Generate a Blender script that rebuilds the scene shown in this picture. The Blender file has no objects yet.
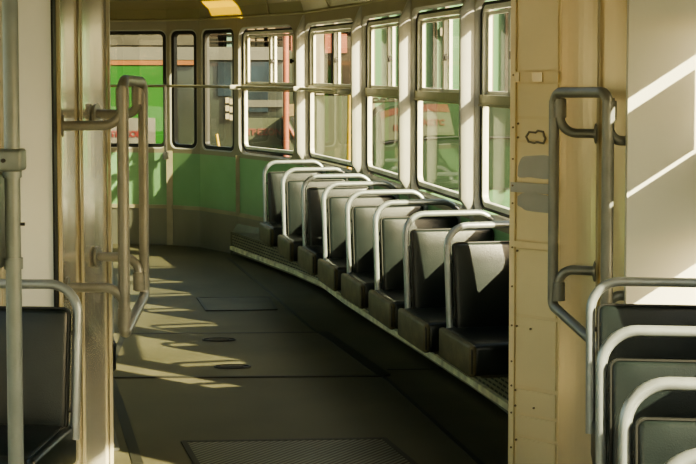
import bpy, bmesh, math, random
from mathutils import Vector, Matrix
random.seed(7)
C = bpy.context.scene.collection
PI = math.pi
SHADE = 1.

# ------------------------------------------------------------------ materials
def mat(name, col, rough=.5, metal=0., spec=.5, var=.12, vscale=6., bump=0., bscale=60., stretch=None, coat=0., emit=None, trans=0.):
    col = [c*SHADE for c in col]
    m = bpy.data.materials.new(name); m.use_nodes = True
    nt = m.node_tree; N = nt.nodes; L = nt.links
    b = N['Principled BSDF']
    b.inputs['Roughness'].default_value = rough
    b.inputs['Metallic'].default_value = metal
    b.inputs['Specular IOR Level'].default_value = spec
    b.inputs['Coat Weight'].default_value = coat
    b.inputs['Coat Roughness'].default_value = .12
    if trans: b.inputs['Transmission Weight'].default_value = trans
    tc = N.new('ShaderNodeTexCoord'); mp = N.new('ShaderNodeMapping')
    L.new(tc.outputs['Object'], mp.inputs['Vector'])
    if stretch: mp.inputs['Scale'].default_value = stretch
    nz = N.new('ShaderNodeTexNoise'); nz.inputs['Scale'].default_value = vscale; nz.inputs['Detail'].default_value = 5
    L.new(mp.outputs['Vector'], nz.inputs['Vector'])
    cr = N.new('ShaderNodeValToRGB')
    cr.color_ramp.elements[0].position = .3; cr.color_ramp.elements[1].position = .7
    cr.color_ramp.elements[0].color = (*[c*(1-var) for c in col], 1)
    cr.color_ramp.elements[1].color = (*[min(1, c*(1+var)) for c in col], 1)
    L.new(nz.outputs['Fac'], cr.inputs['Fac']); L.new(cr.outputs['Color'], b.inputs['Base Color'])
    if bump:
        n2 = N.new('ShaderNodeTexNoise'); n2.inputs['Scale'].default_value = bscale; n2.inputs['Detail'].default_value = 3
        L.new(mp.outputs['Vector'], n2.inputs['Vector'])
        bp = N.new('ShaderNodeBump'); bp.inputs['Strength'].default_value = bump; bp.inputs['Distance'].default_value = .01
        L.new(n2.outputs['Fac'], bp.inputs['Height']); L.new(bp.outputs['Normal'], b.inputs['Normal'])
    if emit:
        b.inputs['Emission Color'].default_value = (*col, 1); b.inputs['Emission Strength'].default_value = emit
    return m

def glass_mat(name, tint, refl=.09):
    m = bpy.data.materials.new(name); m.use_nodes = True
    nt = m.node_tree; N = nt.nodes; L = nt.links
    for n in list(N): N.remove(n)
    out = N.new('ShaderNodeOutputMaterial'); mix = N.new('ShaderNodeMixShader')
    tr = N.new('ShaderNodeBsdfTransparent'); tr.inputs['Color'].default_value = (*tint, 1)
    gl = N.new('ShaderNodeBsdfGlossy'); gl.inputs['Roughness'].default_value = .01
    lw = N.new('ShaderNodeLayerWeight'); lw.inputs['Blend'].default_value = .5
    pw = N.new('ShaderNodeMath'); pw.operation = 'POWER'; pw.inputs[1].default_value = 4.
    ma = N.new('ShaderNodeMath'); ma.operation = 'MULTIPLY_ADD'; ma.inputs[1].default_value = .70; ma.inputs[2].default_value = refl/2
    L.new(lw.outputs['Facing'], pw.inputs[0]); L.new(pw.outputs[0], ma.inputs[0]); L.new(ma.outputs[0], mix.inputs['Fac'])
    L.new(tr.outputs[0], mix.inputs[1]); L.new(gl.outputs[0], mix.inputs[2]); L.new(mix.outputs[0], out.inputs['Surface'])
    return m

def rib_mat(name, col, dark, scale, rough, angle=0., strength=.6, spec=.5, dirt=.35):
    """rubber or metal sheet with raised parallel ribs"""
    m = mat(name, col, rough, 0, spec, dirt, 1.6)
    nt = m.node_tree; N = nt.nodes; L = nt.links; b = N['Principled BSDF']
    tc = N.new('ShaderNodeTexCoord'); mp = N.new('ShaderNodeMapping'); mp.inputs['Rotation'].default_value = (0, 0, angle)
    L.new(tc.outputs['Object'], mp.inputs['Vector'])
    w = N.new('ShaderNodeTexWave'); w.inputs['Scale'].default_value = scale; w.inputs['Distortion'].default_value = .15
    L.new(mp.outputs['Vector'], w.inputs['Vector'])
    bp = N.new('ShaderNodeBump'); bp.inputs['Strength'].default_value = strength; bp.inputs['Distance'].default_value = .006
    L.new(w.outputs['Fac'], bp.inputs['Height']); L.new(bp.outputs['Normal'], b.inputs['Normal'])
    mx = N.new('ShaderNodeMix'); mx.data_type = 'RGBA'
    old = b.inputs['Base Color'].links[0].from_socket
    L.new(w.outputs['Fac'], mx.inputs['Factor']); mx.inputs['A'].default_value = (*dark, 1); L.new(old, mx.inputs['B'])
    L.new(mx.outputs['Result'], b.inputs['Base Color'])
    return m

def grille_mat(name, col, dark):
    """expanded-metal sheet: rows of dark slots"""
    m = mat(name, col, .5, .3, .5, .15, 5)
    nt = m.node_tree; N = nt.nodes; L = nt.links; b = N['Principled BSDF']
    uv = N.new('ShaderNodeUVMap'); uv.uv_map = 'UVMap'
    br = N.new('ShaderNodeTexBrick'); br.offset = .5
    br.inputs['Scale'].default_value = 1; br.inputs['Mortar Size'].default_value = .0085
    br.inputs['Mortar Smooth'].default_value = .3
    br.inputs['Brick Width'].default_value = .06; br.inputs['Row Height'].default_value = .024
    L.new(uv.outputs['UV'], br.inputs['Vector'])
    mx = N.new('ShaderNodeMix'); mx.data_type = 'RGBA'
    old = b.inputs['Base Color'].links[0].from_socket
    L.new(br.outputs['Fac'], mx.inputs['Factor']); mx.inputs['A'].default_value = (*dark, 1); L.new(old, mx.inputs['B'])
    L.new(mx.outputs['Result'], b.inputs['Base Color'])
    bp = N.new('ShaderNodeBump'); bp.inputs['Strength'].default_value = .7; bp.inputs['Distance'].default_value = .008
    L.new(br.outputs['Fac'], bp.inputs['Height']); L.new(bp.outputs['Normal'], b.inputs['Normal'])
    return m

M = {}
M['rail'] = mat('brushed_steel_tube', (.30, .33, .335), .34, .5, .5, .10, 14, .05, 90)
M['pole'] = mat('grey_painted_tube', (.19, .225, .23), .38, .3, .5, .10, 14, .05, 90)
M['grab'] = mat('worn_steel_handrail', (.25, .255, .235), .38, .35, .5, .14, 10, .06, 60)
M['vinyl'] = mat('black_vinyl', (.010, .0150, .0150), .30, 0, .60, .25, 9, .12, 260)
M['piping'] = mat('vinyl_piping', (.016, .017, .016), .4, 0, .5, .1)
M['cushion_side'] = mat('olive_vinyl_side', (.105, .094, .052), .5, 0, .4, .3, 14, .2, 120)
M['bracket'] = mat('bracket_steel', (.16, .16, .14), .45, .5, .5, .2)
M['wall'] = mat('aged_cream_paint', (.25, .23, .16), .42, 0, .5, .10, 2.5, .05, 30)
M['pillar'] = mat('grey_pillar_paint', (.36, .365, .33), .45, 0, .4, .10, 5)
M['bulk'] = mat('pale_grey_laminate', (.70, .70, .62), .45, 0, .45, .05, 2.)
M['green'] = mat('glossy_green_panel', (.205, .37, .19), .32, 0, .5, .08, 3, .02, 8)
M['skirt'] = mat('grey_metal_skirt', (.23, .23, .185), .34, .4, .5, .15, 3, .05, 9, (1, 1, .3))
M['tanstrip'] = mat('tan_cover_strip', (.33, .30, .20), .5)
M['ceil'] = mat('dull_ceiling_paint', (.20, .175, .09), .30, 0, .5, .15, 2)
M['rubber'] = mat('black_rubber', (.012, .013, .011), .5, 0, .4)
M['alu'] = mat('window_aluminium', (.55, .55, .47), .42, .15, .5, .10, 8)
M['bronze'] = mat('olive_transom_metal', (.25, .23, .14), .38, .4, .5, .15)
M['black'] = mat('black_metal', (.015, .015, .014), .4)
M['glass'] = glass_mat('window_glass', (.93, .95, .92), .04)
M['dglass'] = glass_mat('lower_window_glass', (.86, .89, .84), .17)
M['floor'] = rib_mat('ribbed_dark_rubber', (.135, .126, .076), (.062, .058, .034), 32, .50, .75, .35, .3)
M['hatch'] = rib_mat('ribbed_hatch_metal', (.15, .145, .095), (.035, .034, .022), 13, .40, .62, .9)
M['plate'] = mat('floor_plate', (.075, .070, .042), .55, 0, .5, .3, 4, .15, 120)
M['seam'] = mat('floor_seam', (.025, .025, .017), .5)
M['strip'] = mat('worn_floor_strip', (.80, .74, .50), .42, .1, .5, .3, 14)
M['grille'] = grille_mat('heater_grille', (.27, .255, .165), (.035, .033, .02))
M['heater'] = mat('heater_top', (.17, .165, .11), .45, .3, .5, .2)
M['sheet'] = mat('polished_steel_sheet', (.80, .77, .68), .17, .75, .5, .08, 1.3, .35, 2.2, (2.2, 2.2, .5))
M['sheetr'] = mat('varnished_tan_sheet', (.84, .70, .46), .26, .28, .5, .10, 1.3, .22, 2.2, (2.2, 2.2, .5))
M['panel'] = mat('tan_service_panel', (.80, .68, .43), .46, 0, .45, .07, 2.5, .05, 20)
M['panel2'] = mat('tan_service_plate', (.82, .71, .46), .42, 0, .5, .06, 3, .05, 20)
M['blue'] = mat('bare_blue_grey_metal', (.40, .41, .38), .40, .15, .5, .12, 5)
M['chrome'] = mat('pale_metal_catch', (.66, .60, .44), .3, .6)
M['rivet'] = mat('dark_rivet', (.20, .15, .08), .5, .4)
M['dirt'] = mat('grey_residue', (.24, .21, .15), .7)
M['grey_in'] = mat('grey_residue_inside', (.42, .36, .24), .6)
M['jamb'] = mat('cream_jamb', (.50, .46, .33), .4)
M['board'] = mat('light_mask_board', (.10, .10, .09), .7)
# outside
M['ground'] = mat('pale_concrete', (.34, .32, .27), .9, 0, .2, .3, 1)
M['asphalt'] = mat('dark_asphalt', (.035, .035, .03), .9, 0, .2, .3, 1)
SHADE = .62
M['tgreen'] = mat('bright_green_cover', (.007, .080, .002), .45, 0, .4, .18, 1.2)
M['tcream'] = mat('grey_white_band', (.10, .10, .082), .5, 0, .3, .12, 1.5)
M['torange'] = mat('orange_stripe', (.17, .065, .012), .5)
M['tdark'] = mat('tinted_tram_windows', (.014, .020, .014), .3, 0, .5, .6, 1.3)
M['tblue'] = mat('blue_poster', (.012, .022, .030), .4, 0, .4, .5, 3)
M['tgear'] = mat('roof_gear_grey', (.05, .047, .032), .6, 0, .3, .4, 3)
M['sign'] = mat('white_sign_board', (.105, .10, .08), .5)
M['red'] = mat('red_lettering', (.13, .010, .006), .5)
M['fred'] = mat('faded_red_lettering', (.15, .05, .03), .6)
M['beige'] = mat('beige_facade', (.18, .14, .075), .7, 0, .2, .2, 1)
M['teal'] = mat('pale_teal_frame', (.17, .26, .2), .5)
M['brown'] = mat('dark_brown_brick', (.028, .02, .012), .8, 0, .2, .4, 2)
M['salmon'] = mat('salmon_paint', (.25, .075, .035), .6)
M['shed'] = rib_mat('pale_green_cladding', (.10, .20, .10), (.075, .16, .08), 1.3, .6, 0., .3, .3, .12)
M['cream'] = mat('cream_post', (.28, .25, .17), .6)
M['dkgreen'] = mat('dark_green_body', (.008, .024, .009), .35, 0, .5, .25, 1.5)
M['mdgreen'] = mat('mid_green_body', (.010, .032, .011), .35, 0, .5, .2, 1.5)
M['hood'] = mat('grey_green_board', (.065, .075, .045), .5, 0, .4, .12, 2)
M['fredp'] = mat('faded_red_band', (.09, .03, .016), .5, 0, .4, .2, 3)
M['yellow'] = mat('yellow_paint', (.42, .28, .01), .5)
M['leaf'] = mat('leaf_green', (.25, .50, .16), .5)

# ------------------------------------------------------------------ mesh building
class MB:
    def __init__(s): s.v = []; s.f = []; s.mi = []; s.sm = []; s.uv = {}
    def add(s, vs, fs, mi=0, smooth=False):
        o = len(s.v); s.v += [tuple(v) for v in vs]
        for f in fs: s.f.append([o+i for i in f]); s.mi.append(mi); s.sm.append(smooth)
    def quad(s, a, b, c, d, mi=0): s.add([a, b, c, d], [(0, 1, 2, 3)], mi)
    def box(s, c, h, R=None, mi=0):
        """box of half sizes h at centre c, axes R (3 vectors)"""
        X, Y, Z = R if R else (Vector((1, 0, 0)), Vector((0, 1, 0)), Vector((0, 0, 1)))
        c = Vector(c); vs = [c+X*h[0]*i+Y*h[1]*j+Z*h[2]*k for i in (-1, 1) for j in (-1, 1) for k in (-1, 1)]
        s.add(vs, [(0, 1, 3, 2), (4, 6, 7, 5), (0, 4, 5, 1), (2, 3, 7, 6), (0, 2, 6, 4), (1, 5, 7, 3)], mi)
    def rbox(s, c, h, R=None, bev=.01, seg=3, mi=0, crown=0.):
        """rounded box; crown bulges the +-Y faces outward"""
        bm = bmesh.new(); bmesh.ops.create_cube(bm, size=2)
        for v in bm.verts: v.co = Vector((v.co.x*h[0], v.co.y*h[1], v.co.z*h[2]))
        bmesh.ops.bevel(bm, geom=bm.edges[:]+bm.verts[:], offset=bev, segments=seg, profile=.5, affect='EDGES')
        if crown:
            bmesh.ops.subdivide_edges(bm, edges=[e for e in bm.edges if e.calc_length() > .1], cuts=5, use_grid_fill=True)
            for v in bm.verts:
                v.co.y *= 1+crown*max(0, 1-(v.co.x/h[0])**2)*max(0, 1-(v.co.z/h[2])**2)
        X, Y, Z = R if R else (Vector((1, 0, 0)), Vector((0, 1, 0)), Vector((0, 0, 1)))
        c = Vector(c); bm.verts.index_update()
        s.add([c+X*v.co.x+Y*v.co.y+Z*v.co.z for v in bm.verts], [[v.index for v in f.verts] for f in bm.faces], mi, True)
        bm.free()
    def tube(s, pts, r, n=12, mi=0, closed=False, caps=True, r1=None):
        pts = [Vector(p) for p in pts]; m = len(pts); rings = []
        up = None
        for i, p in enumerate(pts):
            if closed: t = (pts[(i+1) % m]-pts[i-1])
            else: t = pts[min(i+1, m-1)]-pts[max(i-1, 0)]
            t.normalize()
            if up is None:
                up = t.orthogonal().normalized()
            up = (up-t*up.dot(t)).normalized(); w = t.cross(up)
            rr = r if r1 is None else r+(r1-r)*i/(m-1)
            rings.append([p+(up*math.cos(a)+w*math.sin(a))*rr for a in [2*PI*k/n for k in range(n)]])
        vs = [v for g in rings for v in g]; fs = []
        for i in range(m if closed else m-1):
            j = (i+1) % m
            for k in range(n): fs.append((i*n+k, i*n+(k+1) % n, j*n+(k+1) % n, j*n+k))
        if not closed and caps: fs += [tuple(range(n))[::-1], tuple((m-1)*n+k for k in range(n))]
        s.add(vs, fs, mi, True)
    def disc(s, c, axis, r, th, n=20, mi=0):
        a = Vector(axis).normalized(); s.tube([Vector(c)-a*th/2, Vector(c)+a*th/2], r, n, mi)
    def build(s, name, m, parent=None, props=None):
        me = bpy.data.meshes.new(name)
        off = Vector((0, 0, 0))
        if parent is not None and not parent.get('_local'):
            p = parent
            while p is not None: off += p.location; p = p.parent
        me.from_pydata([tuple(Vector(v)-off) for v in s.v], [], s.f)
        for q in (m if isinstance(m, (list, tuple)) else [m]): me.materials.append(q)
        for p, mi, sm in zip(me.polygons, s.mi, s.sm): p.material_index = mi; p.use_smooth = sm
        bm = bmesh.new(); bm.from_mesh(me); bmesh.ops.recalc_face_normals(bm, faces=bm.faces)
        if any(s.sm):
            for e in bm.edges:
                if len(e.link_faces) == 2 and e.calc_face_angle(0) > .75: e.smooth = False
        bm.to_mesh(me); bm.free()
        o = bpy.data.objects.new(name, me); C.objects.link(o)
        if parent is not None: o.parent = parent
        if props:
            for k, v in props.items(): o[k] = v
        return o

def fillet(pts, r, n=8):
    """round the corners of a polyline"""
    pts = [Vector(p) for p in pts]; out = [pts[0]]
    for i in range(1, len(pts)-1):
        a, b, c = pts[i-1], pts[i], pts[i+1]
        rr = r[i-1] if isinstance(r, (list, tuple)) else r
        u = (a-b).normalized(); w = (c-b).normalized(); ang = u.angle(w)
        if ang > 3.1: out.append(b); continue
        d = min(rr/math.tan(ang/2), (a-b).length*.49, (c-b).length*.49); rad = d*math.tan(ang/2)
        cen = b+(u+w).normalized()*(rad/math.sin(ang/2))
        p0 = b+u*d-cen; p1 = b+w*d-cen; th = p0.angle(p1)
        for k in range(n+1):
            f = k/n; out.append(cen+(p0*math.sin((1-f)*th)+p1*math.sin(f*th))/math.sin(th))
    out.append(pts[-1]); return out

def thing(name, label, cat, loc=(0, 0, 0), rz=0., group=None):
    o = bpy.data.objects.new(name, None); C.objects.link(o); o.location = loc; o.rotation_euler = (0, 0, rz)
    o.empty_display_size = .1
    o['label'] = label; o['category'] = cat
    if group: o['group'] = group
    return o
def tag(o, label, cat, group=None):
    o['label'] = label; o['category'] = cat
    if group: o['group'] = group
    return o
def struct(name, mb, m): return mb.build(name, m, None, {'kind': 'structure'})
def struct_empty(name, loc=(0, 0, 0)):
    o = bpy.data.objects.new(name, None); C.objects.link(o); o.location = loc; o['kind'] = 'structure'; return o
def copy_tree(o, parent=None):
    c = o.copy(); C.objects.link(c)
    if parent is not None: c.parent = parent
    for ch in list(o.children): copy_tree(ch, c)
    return c
def text_mb(body, size, origin, xdir, zdir, depth=.004, bold=0.):
    cu = bpy.data.curves.new('lettering', 'FONT'); cu.body = body; cu.size = size; cu.extrude = depth; cu.offset = bold
    cu.align_x = 'CENTER'; cu.align_y = 'CENTER'
    o = bpy.data.objects.new('lettering', cu); C.objects.link(o)
    bpy.context.view_layer.update()
    dg = bpy.context.evaluated_depsgraph_get(); me = bpy.data.meshes.new_from_object(o.evaluated_get(dg))
    X = Vector(xdir).normalized(); Z = Vector(zdir).normalized(); Y = X.cross(Z); O = Vector(origin)
    mb = MB(); mb.add([O+X*v.co.x+Z*v.co.y-Y*v.co.z for v in me.vertices], [list(p.vertices) for p in me.polygons])
    C.objects.unlink(o); bpy.data.objects.remove(o); bpy.data.curves.remove(cu); bpy.data.meshes.remove(me)
    return mb

# ------------------------------------------------------------------ plan of the tram (metres; x right, y along the view, z up)
V5B, V45, V34, V23, V12 = (.815, 6.24), (.625, 7.21), (.365, 8.52), (.088, 9.84), (-.345, 11.32)
V1C, VC, VR, VRL = (-.95, 12.36), (-1.325, 12.87), (-1.64, 13.06), (-2.70, 13.24)
VLC, VL1, VL2, VL3 = (-3.12, 13.0), (-3.30, 12.2), (-2.72, 10.2), (-2.12, 7.9)
VLF, VRF = (-1.70, 6.05), (.930, 5.66)
P0, P1, P2, P3 = (.650, 5.68), (.818, 5.53), (.934, 5.34), (1.03, 5.10)      # right wall of the turntable joint
Q0, Q1, Q2, Q3 = (-.965, 5.76), (-1.012, 5.42), (-1.045, 5.17), (-1.055, 5.10)  # left one
NRF, NLF = (1.42, 5.06), (-1.62, 5.06)
def nr(y): return (1.42-.12*(5.06-y), y)
def nl(y): return (-1.62-.12*(5.06-y), y)
ZS, ZT, ZC = .908, 1.935, 2.04       # window sill, window top, cove line
ZG = .345                            # bottom of the green panels

def fr(A, B, centre):
    """frame on the wall from A to B: s along, outward normal"""
    A = Vector((*A, 0)); B = Vector((*B, 0)); t = (B-A); L = t.length; t.normalize()
    n = Vector((t.y, -t.x, 0))
    if (Vector((*centre, 0))-A).dot(n) > 0: n = -n
    return A, t, n, L
def rrect(s0, s1, z0, z1, r, k=7):
    P = []
    for cx, cz, a0 in ((s1-r, z0+r, -PI/2), (s1-r, z1-r, 0), (s0+r, z1-r, PI/2), (s0+r, z0+r, PI)):
        for i in range(k): a = a0+PI/2*i/(k-1); P.append((cx+r*math.cos(a), cz+r*math.sin(a)))
    return P
def bay(mb, A, B, cen, zlo, zhi, op, rings, mi=0, mi_reveal=1, k=7):
    """wall bay from A to B with a rounded window hole; rings = [(inset, depth, radius)...]"""
    A_, t, n, L = fr(A, B, cen)
    W = lambda s, z, d=0.: A_+t*s+n*d+Vector((0, 0, z))
    s0, s1, z0, z1 = op
    loops = [[W(s, z, d) for s, z in rrect(s0+i, s1-i, z0+i, z1-i, r, k)] for i, d, r in rings]
    l0 = loops[0]; m = len(l0)
    cor = [W(L, zlo), W(L, zhi), W(0, zhi), W(0, zlo)]
    vs = l0+cor; fs = []
    for q in range(4):
        for i in range(k-1): fs.append((m+q, q*k+i+1, q*k+i))
        fs.append((m+q, m+(q+1) % 4, ((q+1) % 4)*k, q*k+k-1))
    mb.add(vs, fs, mi)
    for a, b in zip(loops, loops[1:]):
        mb.add(a+b, [(i, (i+1) % m, m+(i+1) % m, m+i) for i in range(m)], mi_reveal, True)
    return W, L
def ring_solid(mb, W, op, i0, i1, d0, d1, r, mi=0, k=7):
    """flat ring frame between insets i0<i1, depths d0..d1"""
    s0, s1, z0, z1 = op
    g = lambda i, d: [W(s, z, d) for s, z in rrect(s0+i, s1-i, z0+i, z1-i, max(r-i, .006), k)]
    a, b, c, e = g(i0, d0), g(i1, d0), g(i1, d1), g(i0, d1); m = len(a)
    fs = []
    for o1, o2 in ((0, 1), (1, 2), (2, 3), (3, 0)):
        for i in range(m): fs.append((o1*m+i, o1*m+(i+1) % m, o2*m+(i+1) % m, o2*m+i))
    mb.add(a+b+c+e, fs, mi)
def bar(mb, W, s0, s1, z0, z1, d0, d1, mi=0):
    vs = [W(s, z, d) for s in (s0, s1) for z in (z0, z1) for d in (d0, d1)]
    mb.add(vs, [(0, 1, 3, 2), (4, 6, 7, 5), (0, 4, 5, 1), (2, 3, 7, 6), (0, 2, 6, 4), (1, 5, 7, 3)], mi)
CEN = (-1.0, 9.5)

# ------------------------------------------------------------------ side wall and rear wall with their windows
wr = MB(); we = MB()
wn = [0]
def sash_window(A, B, mL, mR, mb, centre=CEN):
    """sliding window: green rubber gasket, aluminium frame, transom, two upper sashes, latches"""
    L = (Vector(A)-Vector(B)).length
    op = (mL, L-mR, ZS-.035, ZT+.02)
    W, L = bay(mb, A, B, centre, .84, ZC, op, [(0, 0, .11), (.005, .005, .10), (.011, .016, .09), (.016, .036, .08)])
    wn[0] += 1
    root = struct_empty('window_%d' % wn[0], tuple(W((op[0]+op[1])/2, ZS, .05)))
    io = (op[0]+.016, op[1]-.016, op[2]+.034, op[3]-.030); DD = -.046
    g = MB(); ring_solid(g, W, io, -.004, .010, .075+DD, .10+DD, .075); g.build('gasket', M['rubber'], root)
    f = MB(); ring_solid(f, W, io, .010, .034, .080+DD, .110+DD, .075); f.build('window_frame', M['alu'], root)
    a, b, z0, z1 = io; zt = 1.457
    t = MB(); bar(t, W, a+.02, b-.02, zt-.028, zt+.016, .062+DD, .112+DD); bar(t, W, a+.03, b-.03, zt-.040, zt-.030, .056+DD, .08+DD)
    t.build('transom', M['bronze'], root)
    p = MB(); bar(p, W, a+.02, b-.02, z0+.02, zt-.02, .095+DD, .095+DD); p.build('lower_pane', M['dglass'], root)
    mid = a+(b-a)*.43
    for sa, sb, d in ((a+.032, mid+.055, .076+DD), (mid-.01, b-.032, .098+DD)):
        s = MB()
        for q0, q1 in ((sa, sa+.036), (sb-.036, sb)): bar(s, W, q0, q1, zt+.016, z1-.05, d, d+.018)
        bar(s, W, sa, sb, z1-.058, z1-.042, d, d+.018)
        bar(s, W, sa, sb, zt+.016, zt+.034, d, d+.018)
        so = s.build('sliding_sash', M['alu'], root)
        pn = MB(); bar(pn, W, sa+.02, sb-.02, zt+.03, z1-.05, d+.009, d+.009); pn.build('upper_pane', M['glass'], so)
        lt = MB(); bar(lt, W, sa+.005, sa+.03, 1.655, 1.672, d-.022, d+.0); bar(lt, W, sa+.013, sa+.022, 1.645, 1.682, d-.03, d-.012)
        lt.build('latch', M['black'], so)
    return W
def fixed_window(A, B, mL, mR, mb, z1=ZT, z0=ZS, centre=CEN):
    L = (Vector(A)-Vector(B)).length
    op = (mL, L-mR, z0-.03, z1+.02)
    W, L = bay(mb, A, B, centre, .84, ZC, op, [(0, 0, .07), (.012, .012, .06), (.016, .05, .055)])
    wn[0] += 1
    root = struct_empty('window_%d' % wn[0], tuple(W((op[0]+op[1])/2, z0, .05)))
    io = (op[0]+.016, op[1]-.016, op[2]+.016, op[3]-.016)
    g = MB(); ring_solid(g, W, io, -.006, .026, .012, .06, .06); g.build('gasket', M['rubber'], root)
    p = MB(); bar(p, W, io[0]+.01, io[1]-.01, io[2]+.01, io[3]-.01, .036, .036); p.build('pane', M['dglass'], root)
    return W

# right-hand wall, from the joint to the rear curve: five sliding windows
for A, B, mL, mR in ((V5B, V45, .05, .014), (V45, V34, .14, .014), (V34, V23, .14, .014), (V23, V12, .16, .014), (V12, V1C, .17, .02)):
    sash_window(A, B, mL, mR, wr)
# rear wall: two narrow corner windows and the wide rear one
fixed_window(V1C, VC, .055, .03, we); fixed_window(VC, VR, .03, .03, we); WR = fixed_window(VR, VRL, .0, .04, we)
fixed_window(VRL, VLC, .05, .05, we); 
def lower(mb, A, B, mi_green, mi_skirt, cen=CEN):
    A_, t, n, L = fr(A, B, cen)
    W = lambda s, z, d=0.: A_+t*s+n*d+Vector((0, 0, z))
    mb.quad(W(0, ZG), W(L, ZG), W(L, .84), W(0, .84), mi_green)
    mb.quad(W(0, 0), W(L, 0), W(L, ZG), W(0, ZG), mi_skirt)
for A, B in ((V5B, V45), (V45, V34), (V34, V23), (V23, V12), (V12, V1C)): lower(wr, A, B, 2, 3)
for A, B in ((V1C, VC), (VC, VR), (VR, VRL), (VRL, VLC)): lower(we, A, B, 2, 3)
# plain piece between the first window and the joint
W_, L_b = bay(wr, VRF, V5B, CEN, 0, ZC, (.325, (Vector(VRF)-Vector(V5B)).length-.07, .835, 1.92), [(0, 0, .04), (.004, .02, .035)], 0, 1)
wn[0] += 1; root = struct_empty('window_%d' % wn[0], tuple(W_(L_b/2, .9, .02)))
p = MB(); bar(p, W_, .31, L_b-.06, .84, 1.925, .022, .022); p.build('pane', M['glass'], root)
def pillar(mb, a, v, b, p=.068, hb=.022, ht=.018, z0=.90, z1=1.985):
    """raised pillar between two windows, rounded into the sill and the header"""
    v3 = Vector((*v, 0)); t = (Vector((*b, 0))-Vector((*a, 0))).normalized(); n = Vector((t.y, -t.x, 0))
    if (Vector((*CEN, 0))-v3).dot(n) < 0: n = -n
    prof = [(-hb, 0), (-hb*.94, .45), (-ht*1.0, .88), (-ht*.70, 1), (ht*.70, 1), (ht*1.0, .88), (hb*.94, .45), (hb, 0)]
    rows = []
    for z, k, w in ((z0-.07, .0, 1.5), (z0-.02, .35, 1.15), (z0+.05, 1, 1), (z1-.10, 1, 1), (z1-.03, .5, 1.12), (z1+.04, 0, 1.5)):
        rows.append([v3+t*s_*w+n*(p*q*k+.0005)+Vector((0, 0, z)) for s_, q in prof])
    m_ = len(prof); vs = [q for r in rows for q in r]
    mb.add(vs, [(i*m_+j, i*m_+j+1, (i+1)*m_+j+1, (i+1)*m_+j) for i in range(len(rows)-1) for j in range(m_-1)], 1, True)
for a_, v_, b_ in ((V5B, V45, V34), (V45, V34, V23), (V34, V23, V12), (V23, V12, V1C)): pillar(wr, a_, v_, b_)
struct('wall_right', wr, [M['wall'], M['pillar'], M['green'], M['skirt']])
struct('wall_rear', we, [M['wall'], M['pillar'], M['green'], M['skirt']])
# left-hand wall
wl = MB()
for A, B in ((VLC, VL1), (VL1, VL2), (VL2, VL3), (VL3, VLF)):
    n = 2 if (Vector(A)-Vector(B)).length > 1.6 else 1
    for i in range(n):
        a = tuple(Vector(A).lerp(Vector(B), i/n)); b = tuple(Vector(A).lerp(Vector(B), (i+1)/n))
        if A == VLC: 
            wl.quad((*a, .84), (*b, .84), (*b, ZC), (*a, ZC), 0)
        else:
            fixed_window(a, b, .10, .10, wl)
        lower(wl, a, b, 2, 3)
struct('wall_left', wl, [M['wall'], M['pillar'], M['green'], M['skirt']])

# trims: strip under the green panels, vertical cover strips, cove line
tr = MB()
path = [V12, V1C, VC, VR, VRL, VLC]
def inset(p, d, cen=(-1.2, 9.5)):
    v = Vector(cen)-Vector(p); v.normalize(); q = Vector(p)+v*d; return (q.x, q.y)
for a, b in zip(path, path[1:]):
    a1, b1 = inset(a, .012), inset(b, .012)
    tr.quad((*a1, ZG-.012), (*b1, ZG-.012), (*b1, ZG+.022), (*a1, ZG+.022)); tr.quad((*a1, ZG+.022), (*b1, ZG+.022), (*b, ZG+.022), (*a, ZG+.022))
struct('trim_1', tr, M['tanstrip'])
tr = MB()
for c, w, z1, z0 in (((-1.62, 13.045), .028, .86, 0), ((-.945, 12.345), .018, .86, ZG)):
    c0 = inset(c, .012); tr.box((c0[0], c0[1], (z0+z1)/2), (w, .008, (z1-z0)/2))
struct('trim_2', tr, M['tanstrip'])
tr = MB()
full = [VRF, V5B, V45, V34, V23, V12, V1C, VC, VR, VRL, VLC, VL1, VL2, VL3, VLF]
tr.tube([(*inset(p, .006), ZC) for p in full], .009, 8)
struct('trim_3', tr, M['tanstrip'])

# ceiling: cove rising from the wall to a flat middle
cl = MB()
rings = []
for d, z in ((0, ZC), (.10, 2.13), (.26, 2.20), (.55, 2.245)):
    rings.append([(*inset(p, d, (p[0]*.2-.8, 9.2)), z) for p in full])
for a, b in zip(rings, rings[1:]):
    for i in range(len(full)-1): cl.add([a[i], a[i+1], b[i+1], b[i]], [(0, 1, 2, 3)], 0, True)
m = len(full); cl.add(rings[-1], [tuple(range(m))])
cl.quad((*NLF, 2.30), (*NRF, 2.30), (*VRF, 2.30), (*VLF, 2.30)); cl.quad((*VLF, 2.30), (*VRF, 2.30), (*VRF, 2.05), (*VLF, 2.05))
cl.quad((*nl(-2.2), 2.30), (*nr(-2.2), 2.30), (*NRF, 2.30), (*NLF, 2.30))
struct('ceiling', cl, M['ceil'])
tr = MB()   # thin joint strips across the cove
for A, B in ((V34, V23), (V23, V12), (V12, V1C)):
    p = tuple((Vector(A)+Vector(B))/2)
    pts = [Vector((*inset(p, d, (p[0]*.2-.8, 9.2)), z-.006)) for d, z in ((0, ZC), (.10, 2.13), (.26, 2.20), (.55, 2.245))]
    tr.tube(pts, .006, 6)
struct('trim_4', tr, M['tanstrip'])

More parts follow.
